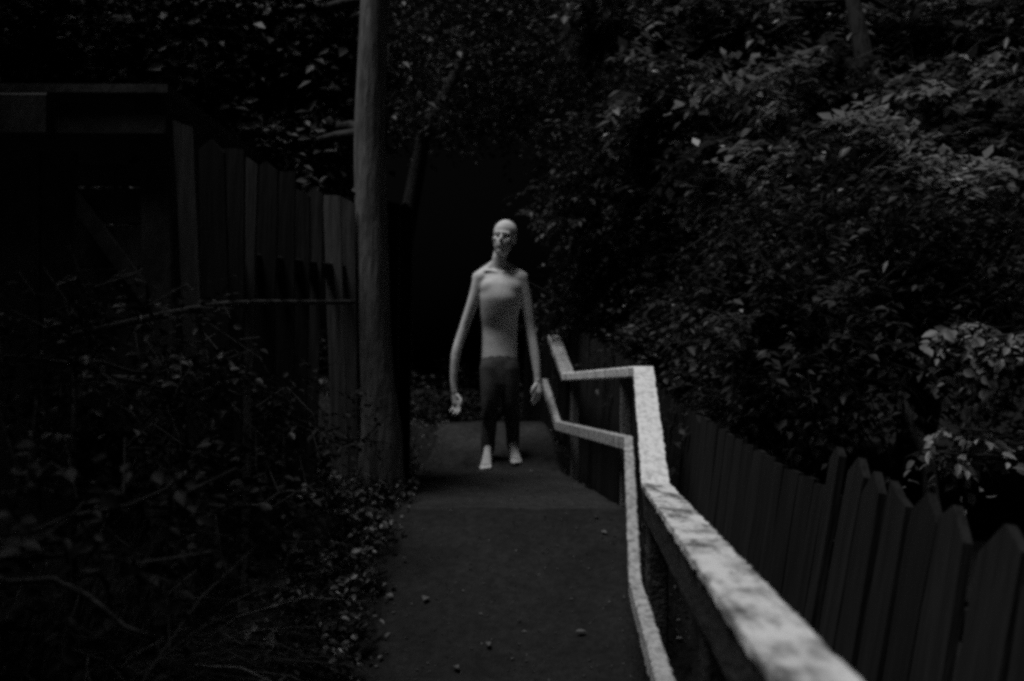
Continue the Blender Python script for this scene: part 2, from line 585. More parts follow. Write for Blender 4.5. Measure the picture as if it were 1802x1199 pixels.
def upright(p0, p1, w, t, name, m, parent, rough=0.004):
    """squared post or board standing from p0 to p1"""
    p0, p1 = Vector(p0), Vector(p1)
    bm = bmesh.new()
    n = max(4, int((p1 - p0).length / 0.12))
    pts = [p0.lerp(p1, i / n) for i in range(n + 1)]
    rings = []
    for p in pts:
        ring = []
        for (sx, sy) in ((-1, -.85), (-.85, -1), (.85, -1), (1, -.85), (1, .85), (.85, 1), (-.85, 1), (-1, .85)):
            co = p + Vector((sx * w / 2, sy * t / 2, 0))
            co.x += rough * mnoise.noise(co * 8); ring.append(bm.verts.new(co))
        rings.append(ring)
    for a, b in zip(rings, rings[1:]):
        for k in range(8):
            bm.faces.new((a[k], a[(k + 1) % 8], b[(k + 1) % 8], b[k]))
    bm.faces.new(rings[-1]); bm.faces.new(list(reversed(rings[0])))
    return link(name, from_bm(bm, name), m, parent)


# near picket fence on the right: x about 0.95, tops a little above the handrail
nf = thing('picket_fence', 'dark leaning fence of ragged pointed boards at right behind the near handrail', 'fence', (0.80, 2.3, -0.2))
near_d = [1.18, 1.36, 1.54, 1.72, 1.905, 2.085, 2.27, 2.43, 2.57, 2.73]
lean_r = math.radians(10)
# tops in the photograph: (px, py) -> boards standing on the line x_top = 0.95
tops_px = [(1985, 1035), (1885, 985), (1772, 922), (1698, 893), (1640, 868), (1594, 850), (1553, 832), (1516, 806), (1486, 788)]
XT = 0.95
for i, (px, py) in enumerate(tops_px):
    d = XT * FPX / (px - 901.0)
    tp = W(px, py, d)
    base_z = -0.22
    hgt = (tp.z - base_z) / math.cos(lean_r)
    nd = XT * FPX / (tops_px[i + 1][0] - 901.0) if i + 1 < len(tops_px) else d + 0.10
    w = (nd - d) * 0.89
    me = plank_mesh(w, hgt, 0.022, 'point' if i != 5 else 'slant', 40 + i)
    place_plank(nf, me, M['board'], (tp.x - math.tan(lean_r) * (tp.z - base_z), d, base_z), Vector((0, -1, 0)), -lean_r,
                math.radians(rnd.uniform(-2.0, 2.0)))
for zz in (0.15, 0.62):
    xo = 0.95 - math.tan(lean_r) * (0.85 - zz) + 0.035
    bar((xo, 0.7, zz), (xo, 2.95, zz), 0.035, 0.08, 'cross_rail', M['board'], nf)

# far board fence, follows the rise
ff = thing('board_fence', 'long dark board fence receding uphill behind the handrail on the right', 'fence', (0.9, 3.0, -0.2))
line = [(1.00, 2.99, 0.745), (0.90, 4.2, 0.90), (0.876, 5.5, 1.03), (0.80, 6.2, 1.22), (0.56, 7.6, 1.50), (0.33, 9.0, 1.80), (0.15, 10.2, 2.0)]
y = 3.05
i = 0
last = None
while y < 10.1:
    for (a, b) in zip(line, line[1:]):
        if a[1] <= y <= b[1]:
            t = (y - a[1]) / (b[1] - a[1]); break
    x = a[0] + (b[0] - a[0]) * t; zt = a[2] + (b[2] - a[2]) * t + rnd.uniform(-0.005, 0.005)
    hd = Vector((-(b[0] - a[0]), -(b[1] - a[1]), 0)).normalized()
    zb = ground_h(x, y) - 0.12
    w = rnd.uniform(0.105, 0.135)
    ln = lean_r * max(0.25, 1 - (y - 3) / 4)
    me = plank_mesh(w, (zt - zb) / math.cos(ln), 0.02, 'flat' if rnd.random() < 0.93 else 'slant', 100 + i)
    place_plank(ff, me, M['board'], (x - math.tan(ln) * (zt - zb), y, zb), hd, -ln, math.radians(rnd.uniform(-0.8, 0.8)))
    y += w * 0.97 + 0.002; i += 1
for k, drop in enumerate((0.16, 0.6)):
    pts = []
    for (x, yy, z) in line:
        ln = lean_r * max(0.25, 1 - (yy - 3) / 4)
        pts.append((Vector((x - math.tan(ln) * drop + 0.035, yy, z - drop)), Vector((1, 0, 0))))
    link('cross_rail', sweep(pts, 0.035, 0.07, 'cross_rail', rough=0.004, step=0.2), M['board'], ff)

# ------------------------------------------------------------------ left side: paling fence, shed, pole
lf = thing('paling_fence', 'tall broken fence of weathered leaning palings left of the path', 'fence', (-1.1, 4.6, 0.3))
# (px top, py top, px at y=540, distance, width px, pale?)
pal = [(322, 210, 338, 3.60, 30, 1), (372, 245, 380, 3.85, 40, 0), (412, 262, 408, 4.05, 36, 0), (440, 272, 434, 4.25, 26, 1),
       (470, 285, 466, 4.45, 34, 0), (502, 300, 500, 4.70, 32, 0), (532, 330, 528, 4.95, 26, 0), (556, 332, 551, 5.15, 22, 1),
       (584, 342, 590, 5.40, 26, 2), (611, 345, 614, 5.62, 22, 2), (640, 350, 640, 5.9, 26, 0), (664, 350, 662, 6.15, 24, 0), (690, 350, 688, 6.4, 24, 0), (714, 356, 712, 6.7, 22, 0)]
for i, (px, py, px2, d, wpx, pale) in enumerate(pal):
    tp = W(px, py, d); mid = W(px2, 540, d)
    slope = (tp.x - mid.x) / (tp.z - mid.z)
    zb = ground_h(mid.x, d) - 0.1
    bx = tp.x - slope * (tp.z - zb)
    me = plank_mesh(wpx * d / FPX * 1.15, tp.z - zb, 0.025, ('slant', 'point', 'flat')[i % 3], 300 + i)
    place_plank(lf, me, M['paleboard'] if pale == 2 else M['greyboard'] if pale else M['oldboard'], (bx, d, zb), Vector((0.98, -0.05, 0)), 0.0, math.atan(slope))
bar(W(330, 420, 3.66) + Vector((-0.03, 0.20, 0)), W(700, 470, 6.5) + Vector((-0.03, 0.30, 0)), 0.04, 0.08, 'cross_rail', M['oldboard'], lf)

pole = thing('bent_pole', 'thin crooked pole running across the palings to the tree trunk', 'pole', W(410, 541, 4.0))
bm = bmesh.new()
pp = [W(150, 592, 3.0), W(230, 574, 3.2), W(300, 558, 3.45), W(370, 545, 3.7), W(410, 539, 3.9), W(470, 536, 4.3), W(540, 535, 4.9), W(628, 534, 5.55)]
tube_bm(bm, [p + Vector((0, -0.08, 0)) for p in pp], [0.010, 0.012, 0.014, 0.015, 0.015, 0.014, 0.013, 0.012], 8)
link('shaft', from_bm(bm, 'shaft'), M['twig'], pole, True)

shed = thing('shed', 'black timber shed with broad fascia beam half hidden at far left', 'shed', (-2.0, 4.3, 0.3))
D = 4.2
zb = 0.25
upright(Vector((W(296, 0, D).x, D + 0.03, zb)), Vector((W(272, 0, D).x, D + 0.03, W(0, 236, D).z)), 0.13, 0.09, 'corner_post', M['shed'], shed)
p0, p1 = W(90, 182, D), W(304, 182, D)
bar(p0 + Vector((0, -0.07, 0)), p1 + Vector((0, -0.07, 0)), 0.045, 0.155, 'fascia_beam', M['shed'], shed, 0.006)
p0, p1 = W(-60, 168, D - 0.2), W(90, 168, D - 0.2)
bar(p0, p1, 0.09, 0.17, 'roof_beam', M['shed'], shed, 0.006)
for k, (x0, x1, yb) in enumerate([(-260, -140, 0), (-138, -20, 0), (-18, 60, 0), (62, 126, 0)]):
    a, b = W(x0, 240, D), W(x1, 240, D)
    upright(((a.x + b.x) / 2, D + 0.06, zb), ((a.x + b.x) / 2, D + 0.06, W(0, 262, D).z), (b.x - a.x) * 0.97, 0.025, 'wall_board', M['shed'], shed)
for k, (y0, y1) in enumerate([(290, 326), (331, 392), (396, 470), (474, 560), (564, 660), (664, 760)]):
    a, b = W(128, y0, D), W(258, y0, D)
    bar(a + Vector((0, 0.02, 0)), b + Vector((0, 0.02, 0)), 0.025, (y1 - y0) * D / FPX, 'door_board', M['shed'], shed, 0.004)
a, b = W(140, 335, D), W(262, 500, D)
bar(a + Vector((0, -0.02, 0)), b + Vector((0, -0.02, 0)), 0.03, 0.11, 'brace', M['shed'], shed, 0.004)
bm = bmesh.new()
rv = [bm.verts.new(v) for v in (W(-300, 175, D) + Vector((0, -0.12, 0)), W(312, 178, D) + Vector((0, -0.12, 0)), W(312, 178, D) + Vector((0, 2.2, 0.10)), W(-300, 175, D) + Vector((0, 2.2, 0.10)))]
bm.faces.new(rv)
ret = bmesh.ops.extrude_face_region(bm, geom=bm.faces[:])
for v in ret['geom']:
    if isinstance(v, bmesh.types.BMVert): v.co.z += 0.035
bmesh.ops.recalc_face_normals(bm, faces=bm.faces)
link('roof', from_bm(bm, 'roof'), M['shed'], shed)
upright((W(300, 0, D).x, D + 1.1, zb), (W(300, 0, D).x, D + 1.1, 2.2), 0.03, 2.0, 'side_wall', M['shed'], shed)


# ------------------------------------------------------------------ trees
def tree(name, label, cat, base, trunk_pts, trunk_r, crowns, n_spray, lp, leaf, leafm, group=None, limbs=6, droop=0.35,
         spread=0.3, twigs=3, template=LEAF_FAR, trunkm=None, jag=0.12, up=0.75, hollow=0.55, twig_r=0.004):
    t = thing(name, label, cat, base, group)
    bm = bmesh.new()
    tube_bm(bm, trunk_pts, trunk_r, 20 if trunk_r[0] > 0.05 else 8, jag=jag)
    tr = link('trunk', from_bm(bm, 'trunk'), trunkm or M['bark'], t, True)
    P, A, N, S, H, tw = sprays([c for c, r in crowns], [r for c, r in crowns], n_spray, lp, leaf, droop, spread, up, hollow)
    link('crown', leaf_mesh('crown', P, A, N, S, H, template), leafm, t)
    bm = bmesh.new()
    nl = 0
    top = [Vector(p) for p in trunk_pts]
    for ci, (c, r) in enumerate(crowns):
        c = Vector(c)
        j = min(range(len(top)), key=lambda q: (top[q] - c).length + 0.6 * max(0, top[q].z - c.z))
        start = top[j]; r0 = trunk_r[j] * 0.45
        mid = c + Vector((rnd.uniform(-.2, .2), rnd.uniform(-.2, .2), 0))
        tube_bm(bm, wobble(start, mid, 7, 0.14, ci + len(name)), list(np.linspace(max(0.008, r0), 0.008, 8)), 6)
        for q in range(limbs):
            s = tw[rnd.randrange(len(tw))]
            e = Vector(c) + Vector((rnd.uniform(-1, 1) * r[0], rnd.uniform(-1, 1) * r[1], rnd.uniform(-.8, 1) * r[2])) * 0.85
            tube_bm(bm, wobble(mid.lerp(start, rnd.random() * 0.5), e, 5, 0.10, q + ci * 7), list(np.linspace(0.010, 0.003, 6)), 5)
    o = link('limbs', from_bm(bm, 'limbs'), M['twig'], t, True)
    o.name = 'branch'; o['kind'] = 'stuff'
    if twigs:
        link('twig', twig_mesh('twig', tw, twig_r, twigs), M['twig'], t)['kind'] = 'stuff'
    return t


# tree left of the path whose trunk stands in view
d = 5.7
tb = Vector((W(672, 0, d).x, d, ground_h(W(672, 0, d).x, d) - 0.1))
tp = [tb, W(664, 840, d), W(670, 760, d), W(662, 680, d), W(656, 600, d), W(654, 480, d), W(652, 360, d), W(650, 240, d), W(654, 120, d), W(660, 0, d), W(664, -140, d), W(670, -300, d)]
tr_ = [0.17, 0.145, 0.125, 0.110, 0.098, 0.095, 0.094, 0.092, 0.085, 0.08, 0.07, 0.05]
tree('tree', 'straight grey-barked tree trunk at the left edge of the path', 'tree', tb, tp, tr_,
     [(W(540, 60, 6.4), (.50, .4, .45)), (W(595, 200, 6.3), (.25, .25, .30)), (W(430, 40, 6.6), (.5, .5, .4)),
      (W(520, 270, 5.9), (.30, .3, .18))],
     1300, 9, 0.075, M['leaf_dim'], limbs=4, droop=0.5)

# big tree at upper right, light on its leaves
d = 6.6
tb = Vector((2.9, 7.2, -0.15))
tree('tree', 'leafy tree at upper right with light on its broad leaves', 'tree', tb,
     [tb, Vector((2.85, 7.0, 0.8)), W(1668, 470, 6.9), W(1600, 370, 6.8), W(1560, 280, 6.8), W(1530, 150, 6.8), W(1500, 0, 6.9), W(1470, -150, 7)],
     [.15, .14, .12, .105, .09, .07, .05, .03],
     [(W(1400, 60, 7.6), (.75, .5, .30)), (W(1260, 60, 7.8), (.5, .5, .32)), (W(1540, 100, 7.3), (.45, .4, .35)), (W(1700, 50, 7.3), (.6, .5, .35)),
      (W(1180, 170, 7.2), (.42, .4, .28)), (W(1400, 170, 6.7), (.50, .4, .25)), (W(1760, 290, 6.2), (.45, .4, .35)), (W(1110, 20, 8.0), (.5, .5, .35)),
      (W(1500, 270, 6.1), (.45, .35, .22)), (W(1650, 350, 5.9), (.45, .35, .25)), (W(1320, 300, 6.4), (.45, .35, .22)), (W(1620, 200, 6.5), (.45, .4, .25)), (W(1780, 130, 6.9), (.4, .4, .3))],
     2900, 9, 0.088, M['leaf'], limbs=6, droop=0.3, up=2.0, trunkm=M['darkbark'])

# shrub behind the far fence
tb = Vector((1.5, 7.8, 0.1))
tree('shrub', 'dense small-leaved shrub hanging over the far board fence', 'shrub', tb,
     [tb, tb + Vector((-.1, 0, .6)), tb + Vector((-.3, .1, 1.2)), tb + Vector((-.5, .1, 1.9))], [.06, .05, .04, .02],
     [(W(1140, 360, 7.7), (.75, .6, .55)), (W(1060, 520, 8.2), (.5, .5, .42)), (W(1230, 560, 7.2), (.6, .5, .42)), (W(1050, 300, 8.6), (.5, .6, .5)), (W(1280, 420, 7.4), (.55, .5, .5)), (W(1160, 620, 7.0), (.35, .4, .2))],
     3400, 9, 0.054, M['leaf_mid'], limbs=5, spread=0.22, up=1.2, trunkm=M['darkbark'])

# shrub behind the near pickets
tb = Vector((2.1, 4.6, -0.15))
tree('shrub', 'loose broad-leaved shrub rising behind the near picket fence', 'shrub', tb,
     [tb, tb + Vector((-.1, .1, .5)), tb + Vector((-.1, .2, .9)), tb + Vector((-.2, .3, 1.2))], [.05, .045, .035, .02],
     [(W(1400, 620, 5.0), (.50, .45, .45)), (W(1450, 420, 5.4), (.55, .5, .40)), (W(1600, 560, 5.4), (.45, .5, .32)), (W(1750, 460, 5.2), (.45, .5, .40)), (W(1330, 520, 5.6), (.45, .4, .4)), (W(1330, 720, 5.2), (.4, .35, .25))],
     1900, 9, 0.056, M['leaf_mid'], limbs=5, droop=0.4, up=1.4, trunkm=M['darkbark'])

# pale sprays of a variegated bush near the right edge
tb = Vector((2.35, 3.3, -0.2))
tree('bush', 'pale bright-leaved bush reaching in at the right edge above the pickets', 'bush', tb,
     [tb, tb + Vector((-.05, 0, .5)), tb + Vector((-.15, .1, 1.0)), tb + Vector((-.3, .1, 1.35))], [.03, .028, .022, .012],
     [(W(1700, 592, 3.7), (.16, .14, .07)), (W(1775, 600, 3.6), (.10, .14, .05)), (W(1715, 770, 3.7), (.20, .14, .07)), (W(1650, 800, 3.8), (.09, .1, .03))],
     44, 8, 0.046, M['leaf_pale'], limbs=2, droop=0.8, spread=0.16, template=LEAF_NEAR, twigs=1)

# canopy beyond the walker
tb = Vector((-1.15, 9.6, 0.5))
tree('tree', 'dark tree arching over the path behind the walking person', 'tree', tb,
     [tb, tb + Vector((.05, 0, 1)), tb + Vector((.1, .1, 2)), tb + Vector((.3, 0, 3)), tb + Vector((.7, 0, 3.8))], [.12, .1, .09, .07, .04],
     [(W(800, 90, 9.0), (.8, .7, .55)), (W(960, 120, 9.2), (.7, .7, .55)), (W(760, 215, 8.9), (.45, .5, .20)), (W(900, 190, 9.6), (.6, .6, .25)), (W(850, -120, 9.6), (1.4, 1.2, .6)), (W(960, 20, 10.8), (1.2, 1.0, .8)), (W(740, 60, 10.8), (1.2, 1.0, .8)),
      (Vector((-.8, 12.2, 5.2)), (2.6, 1.6, .7)), (Vector((-.6, 14.4, 5.6)), (3.0, 1.6, .7)), (Vector((-.5, 16.5, 6.0)), (3.0, 1.6, .7))],  # rear crowns added to shade the growth beyond the crest
     5200, 9, 0.060, M['leaf_deep'], limbs=4, droop=0.4, trunkm=M['twig'])

tb = Vector((-0.3, 11.0, profile(11.0) - 0.1))  # undergrowth added to hide lit ground past the crest
tree('shrub', 'added dark undergrowth closing the path behind the walking person', 'shrub', tb,
     [tb, tb + Vector((0, 0, .4)), tb + Vector((.1, 0, .8))], [.04, .03, .015],
     [(Vector((-1.3, 11.2, .75)), (.9, .5, .65)), (Vector((-.3, 11.5, .70)), (.9, .5, .6)), (Vector((.6, 11.3, .75)), (.8, .5, .65)), (Vector((-2.2, 10.6, .9)), (.8, .5, .7))],
     1500, 9, 0.075, M['leaf_deep'], limbs=3, hollow=0.1, twigs=0)

# big tree behind the shed; unseen overhead crowns added to shade the left side
tb = Vector((-3.1, 5.6, 0.3))
tree('tree', 'dark spreading tree behind the shed at upper left, unseen crowns added for shade', 'tree', tb,
     [tb, tb + Vector((.05, 0, 1.4)), tb + Vector((.1, -.2, 2.6)), tb + Vector((.3, -.6, 3.6)), tb + Vector((.6, -1.2, 4.4))], [.2, .17, .15, .12, .07],
     [(Vector((-3.4, 4.6, 4.3)), (1.2, 1.7, .6)), (Vector((-2.6, 1.9, 4.2)), (1.1, 1.7, .5)), (W(160, 60, 6.0), (1.1, .8, .6)), (W(330, 120, 6.4), (.7, .6, .5)),
      (Vector((-2.5, -0.4, 4.2)), (1.2, 1.3, .5))],
     6000, 9, 0.070, M['leaf_dim'], limbs=4, droop=0.4, hollow=0.1, twigs=8)

# far wood closing the view
for k, (x, yy, h, lab) in enumerate([(3.6, 14, 6, 'far dark tree behind the fence on the right'), (6.8, 12, 6, 'far dark tree at the right edge behind the shrubs'), (-6.5, 12, 6.5, 'far dark tree at the left edge behind the shed')]):
    tb = Vector((x, yy, profile(yy) - 0.2))
    tree('tree', lab, 'tree', tb, [tb, tb + Vector((0.1, 0, h * .3)), tb + Vector((0, 0, h * .6)), tb + Vector((.1, 0, h * .95))], [.2, .17, .12, .04],
         [(tb + Vector((0, 0, h * .75)), (2.0, 1.8, h * .28)), (tb + Vector((rnd.uniform(-1, 1), -.4, h * .45)), (1.7, 1.5, h * .2)), (tb + Vector((rnd.uniform(-1, 1), 0, h * .2)), (1.6, 1.4, h * .16))],
         1300, 8, 0.15, M['leaf_dim'], 'far trees closing the wood', limbs=2, spread=0.5, twigs=0, hollow=0.3)

# ------------------------------------------------------------------ low plants on the left
def low_shrub(label, c, r, n, leaf, m, tpl=LEAF_NEAR, lp=7, droop=0.5):
    gz = ground_h(c[0], c[1])
    b = Vector((c[0], c[1], gz - 0.03))
    return tree('bramble', label, 'shrub', b, [b, b.lerp(Vector(c), .5), Vector(c)], [.012, .010, .006],
                [(Vector(c), r)], n, lp, leaf, m, 'brambles on the left bank', limbs=5, trunkm=M['twig'], droop=droop, spread=0.18, template=tpl, twigs=2, twig_r=0.003)


low_shrub('dark bramble in front of the shed at the left edge', W(130, 640, 3.2), (.50, .4, .30), 170, 0.032, M['leaf_deep'])
low_shrub('dark bramble below the crooked pole in front of the palings', W(300, 690, 3.5), (.38, .35, .32), 100, 0.034, M['leaf_black'])
low_shrub('dark bramble in the bottom left corner', W(120, 960, 2.2), (.42, .35, .22), 100, 0.034, M['leaf_black'])
low_shrub('dark bramble between bottom left corner and path weeds', W(380, 900, 3.2), (.36, .4, .26), 110, 0.032, M['leaf_black'])
low_shrub('dark bramble at the foot of the palings', W(500, 760, 4.4), (.40, .4, .25), 110, 0.032, M['leaf_black'])

# weeds along the left edge of the path, front to back
words = ['nearest', 'second', 'third', 'fourth', 'fifth', 'sixth', 'seventh', 'eighth', 'ninth', 'tenth', 'eleventh', 'twelfth', 'thirteenth', 'fourteenth']
wy = [3.35, 3.55, 3.72, 3.9, 4.1, 4.3, 4.52, 4.75, 5.0, 5.3, 5.65, 6.05, 6.6, 7.2]
for i, yy in enumerate(wy):
    xx = left_x(yy) - (0.10 if i % 2 else 0.27) - rnd.uniform(0, 0.08)
    gz = ground_h(xx, yy)
    b = Vector((xx, yy, gz - 0.02))
    h = rnd.uniform(0.10, 0.20)
    lab = ('nearest low weed' if i == 0 else words[i] + ' low weed from the front') + ' along the left path edge'
    t = thing('weed', lab, 'weed', b, 'weeds along the left path edge')
    P, A, N, S, H, tw = sprays([(xx, yy, gz + h * .55)], [(0.17, 0.15, h * .6)], 46, 5, 0.034, 0.5, 0.10, 0.9, 0.2)
    link('foliage', leaf_mesh('foliage', P, A, N, S, H, LEAF_NEAR), M['weed'], t)
    bm = bmesh.new()
    for s in tw:
        tube_bm(bm, [b, b.lerp(Vector(s[1]), .6) + Vector((0, 0, .02)), Vector(s[1])], [.004, .003, .002], 4, caps=False)
    link('stem', from_bm(bm, 'stem'), M['twig'], t)


# drooping dry grass tufts on the left bank, and ground cover
def grass(name, spots, label, L, w, m, droop=1.0, dirx=None):
    Vv, Ff, sh = [], [], []
    for (x, yy, z) in spots:
        a = npr.random() * 2 * math.pi
        if dirx is not None: a = dirx + npr.normal() * 0.5
        ln = L * (0.5 + npr.random()); lean = 0.25 + 0.75 * npr.random()
        dx, dy = math.cos(a), math.sin(a)
        ww = w * (0.6 + 0.8 * npr.random())
        k = len(Vv); tone = npr.random() ** 1.7
        for s in range(5):
            t = s / 4
            px = x + dx * ln * lean * t ** 1.3 * 0.8; py = yy + dy * ln * lean * t ** 1.3 * 0.8
            pz = z + ln * (t * (1 - 0.35 * lean) - droop * lean * 0.75 * t * t)
            hw = ww * (1 - t) + 0.0004
            Vv += [(px - dy * hw, py + dx * hw, pz), (px + dy * hw, py - dx * hw, pz)]
            sh += [tone, tone]
        for s in range(4):
            q = k + 2 * s
            Ff.append((q, q + 1, q + 3, q + 2))
    me = bpy.data.meshes.new(name); me.from_pydata(Vv, [], Ff)
    at = me.attributes.new('shade', 'FLOAT', 'POINT'); at.data.foreach_set('value', np.array(sh, np.float32))
    o = link(name, me, m)
    return tag(o, label, 'grass', kind='stuff')


sp = []
for _ in range(6500):
    yy = npr.uniform(0.8, 9.5); xx = left_x(yy) - 0.02 - abs(npr.normal()) * 1.0
    if xx < -3.2: continue
    sp.append((xx, yy, ground_h(xx, yy) - 0.01))
grass('grass', sp, 'short dark grass covering the left bank', 0.11, 0.0035, M['grass'])
sp = []
for _ in range(3500):
    yy = npr.uniform(0.3, 9.5); xx = rail_x(yy) - 0.02 + abs(npr.normal()) * 0.35
    sp.append((xx, yy, ground_h(xx, yy) - 0.01))
grass('grass', sp, 'short dark grass under the handrail on the right', 0.08, 0.003, M['grass'])
sp = []
for (px, py, dd, n) in [(60, 560, 2.9, 110), (140, 690, 2.9, 150), (40, 720, 2.5, 130), (210, 700, 3.0, 110), (20, 880, 2.0, 90)]:
    c = W(px, py, dd)
    for _ in range(n):
        sp.append((c.x + npr.normal() * .10, c.y + npr.normal() * .10, c.z + npr.normal() * .03))
# tall hummock carrying the long grass so that it grows from somewhere
bank = []
grass('grass', [(x, y_, ground_h(x, y_) - 0.01) for (x, y_, z) in sp], 'long drooping dry grass on the left bank near the bottom corner', 0.85, 0.005, M['grass'], 0.9, dirx=0.0)

# leaf litter
P = []
for _ in range(900):
    yy = npr.uniform(1.0, 9.0)
    if npr.random() < 0.72: xx = left_x(yy) + 0.08 - abs(npr.normal()) * 0.3
    else: xx = rail_x(yy) + abs(npr.normal()) * 0.2 - 0.04
    on = left_x(yy) < xx < rail_x(yy) - 0.04
    P.append((xx, yy, (profile(yy) + 0.012) if on else ground_h(xx, yy) + 0.02))
P = np.array(P); n = len(P)
A = npr.normal(size=(n, 3)); A[:, 2] *= 0.25
N = np.array([0, 0, 1.0]) + npr.normal(size=(n, 3)) * 0.35
tag(link('leaf_litter', leaf_mesh('leaf_litter', P, A, N, 0.018 + 0.022 * npr.random(n), 0.95 * npr.random(n) ** 3.0, LEAF_NEAR), M['litter']),
    'scattered dead leaves along both edges of the path', 'leaves', kind='stuff')

P = []
for _ in range(1500):
    yy = npr.uniform(3.0, 8.1)
    P.append((npr.uniform(left_x(yy) + .03, rail_x(yy) - .08), yy, 0))
P = np.array(P); n = len(P)
P[:, 2] = [profile(y_) + 0.012 * mnoise.noise(Vector((x_ * 3, y_ * 3, 5))) + 0.004 for x_, y_, _z in P]
A = npr.normal(size=(n, 3)); A[:, 2] *= 0.15
N = np.array([0, 0, 1.0]) + npr.normal(size=(n, 3)) * 0.25
tag(link('grit', leaf_mesh('grit', P, A, N, 0.006 + 0.016 * npr.random(n) ** 2, 0.6 * npr.random(n) ** 2.5), M['litter']),
    'fine crumbs of dead leaf and grit strewn over the path', 'litter', kind='stuff')

# single pale leaves lying on the path
for (px, py, sz, lab) in [(751, 1050, .06, 'pale fallen leaf on the left half of the near ramp'), (1013, 1112, .06, 'pale fallen leaf on the ramp near the lower rail'),
                          (858, 1130, .05, 'pale fallen leaf in the middle of the near ramp'), (1048, 910, .05, 'pale fallen leaf at the ramp top beside the rail post'),
                          (932, 828, .06, "pale fallen leaf beside the walking person's foot"), (590, 1172, .07, 'pale fallen leaf at the bottom among the edge weeds'),
                          (511, 1010, .10, 'brightest pale leaf among the weeds left of the ramp'), (1058, 935, .05, 'pale fallen leaf on the ramp right of centre'),
                          (800, 1172, .05, 'pale fallen leaf at the bottom centre of the ramp')]:
    best = None
    for k in range(1200):
        dd = 2.5 + k * 0.005
        p = W(px, py, dd)
        gz = profile(dd) if left_x(dd) < p.x < rail_x(dd) else ground_h(p.x, dd)
        if p.z <= gz + 0.016:
            best = p; break
    if best is None: best = W(px, py, 4)
    if px == 511: best.z += 0.10
    a = npr.normal(size=(1, 3)); a[:, 2] = 0.1
    nn = np.array([[0.0, -0.4, 1.0]]) + npr.normal(size=(1, 3)) * 0.2
    o = link('fallen_leaf', leaf_mesh('fallen_leaf', np.zeros((1, 3)), a, nn, np.array([sz * .75]), np.array([.4]), LEAF_NEAR), M['litter'])
    o.location = best
    tag(o, lab, 'leaf', 'fallen leaves on the path')

# ------------------------------------------------------------------ the walking person
PD = 7.5
K = PD / FPX


def Q(px, py, dy=0.0):
    """point on the figure: photograph pixel at the person's distance, dy towards the back"""
    return Vector(((px - 901.0) * K, PD + dy, CAM_Z + (HORIZON - py) * K))


def ellipsoid(bm, c, r, rot=None, seg=20):
    m = Matrix.Translation(c) @ (rot or Matrix.Identity(4)) @ Matrix.Diagonal((r[0], r[1], r[2], 1))
    bmesh.ops.create_uvsphere(bm, u_segments=seg, v_segments=seg // 2, radius=1.0, matrix=m)


def limb(bm, pts, rads, seg=14):
    """tube with rounded ends; rads may be (x, y) pairs"""
    # densify with Catmull-Rom for smooth taper
    P = [Vector(p) for p in pts]
    Rr = [r if isinstance(r, tuple) else (r, r) for r in rads]
    out, ro = [], []
    for i in range(len(P) - 1):
        a, b = P[max(i - 1, 0)], P[i]
        c, e = P[i + 1], P[min(i + 2, len(P) - 1)]
        for k in range(5):
            t = k / 5
            out.append(0.5 * ((2 * b) + (c - a) * t + (2 * a - 5 * b + 4 * c - e) * t * t + (-a + 3 * b - 3 * c + e) * t ** 3))
            ro.append((Rr[i][0] * (1 - t) + Rr[i + 1][0] * t, Rr[i][1] * (1 - t) + Rr[i + 1][1] * t))
    out.append(P[-1]); ro.append(Rr[-1])
    tube_bm(bm, out, ro, seg)
    for p, r in ((out[0], ro[0]), (out[-1], ro[-1])):
        ellipsoid(bm, p, (r[0], r[1], min(r)), seg=12)


def remeshed(bm, voxel, smooth_it, name):
    me = from_bm(bm, name)
    o = bpy.data.objects.new(name, me); C.objects.link(o)
    md = o.modifiers.new('r', 'REMESH'); md.mode = 'VOXEL'; md.voxel_size = voxel
    sm = o.modifiers.new('s', 'SMOOTH'); sm.iterations = smooth_it; sm.factor = 0.5
    dg = bpy.context.evaluated_depsgraph_get(); dg.update()
    out = bpy.data.meshes.new_from_object(o.evaluated_get(dg))
    bpy.data.objects.remove(o)
    out.name = name
    return out


# ground heights under the two feet
FL_Y, FR_Y = 7.44, 7.52
footL = Vector(((858 - 901) * K, FL_Y, profile(FL_Y)))
footR = Vector(((903 - 901) * K, FR_Y, profile(FR_Y)))
hipL, hipR = Q(863, 648), Q(896, 648)
kneeL = Q(862, 725, -0.005); kneeR = Q(900, 725, 0.035)
ankL = footL + Vector((0, 0.12, 0.135)); ankR = footR + Vector((0.0, 0.12, 0.135))

bm = bmesh.new()
# torso: stack of wide ellipses
tor = [(Q(879, 656, .018), .100, .055), (Q(879, 640, .018), .138, .084), (Q(879, 610, .026), .134, .082), (Q(879, 578, .026), .136, .086), (Q(879, 552, .010), .148, .104),
       (Q(880, 527, .0), .160, .120), (Q(880, 506, .012), .166, .110), (Q(879, 488, .030), .150, .086), (Q(878, 473, .042), .095, .064), (Q(878, 464, .042), .062, .054)]
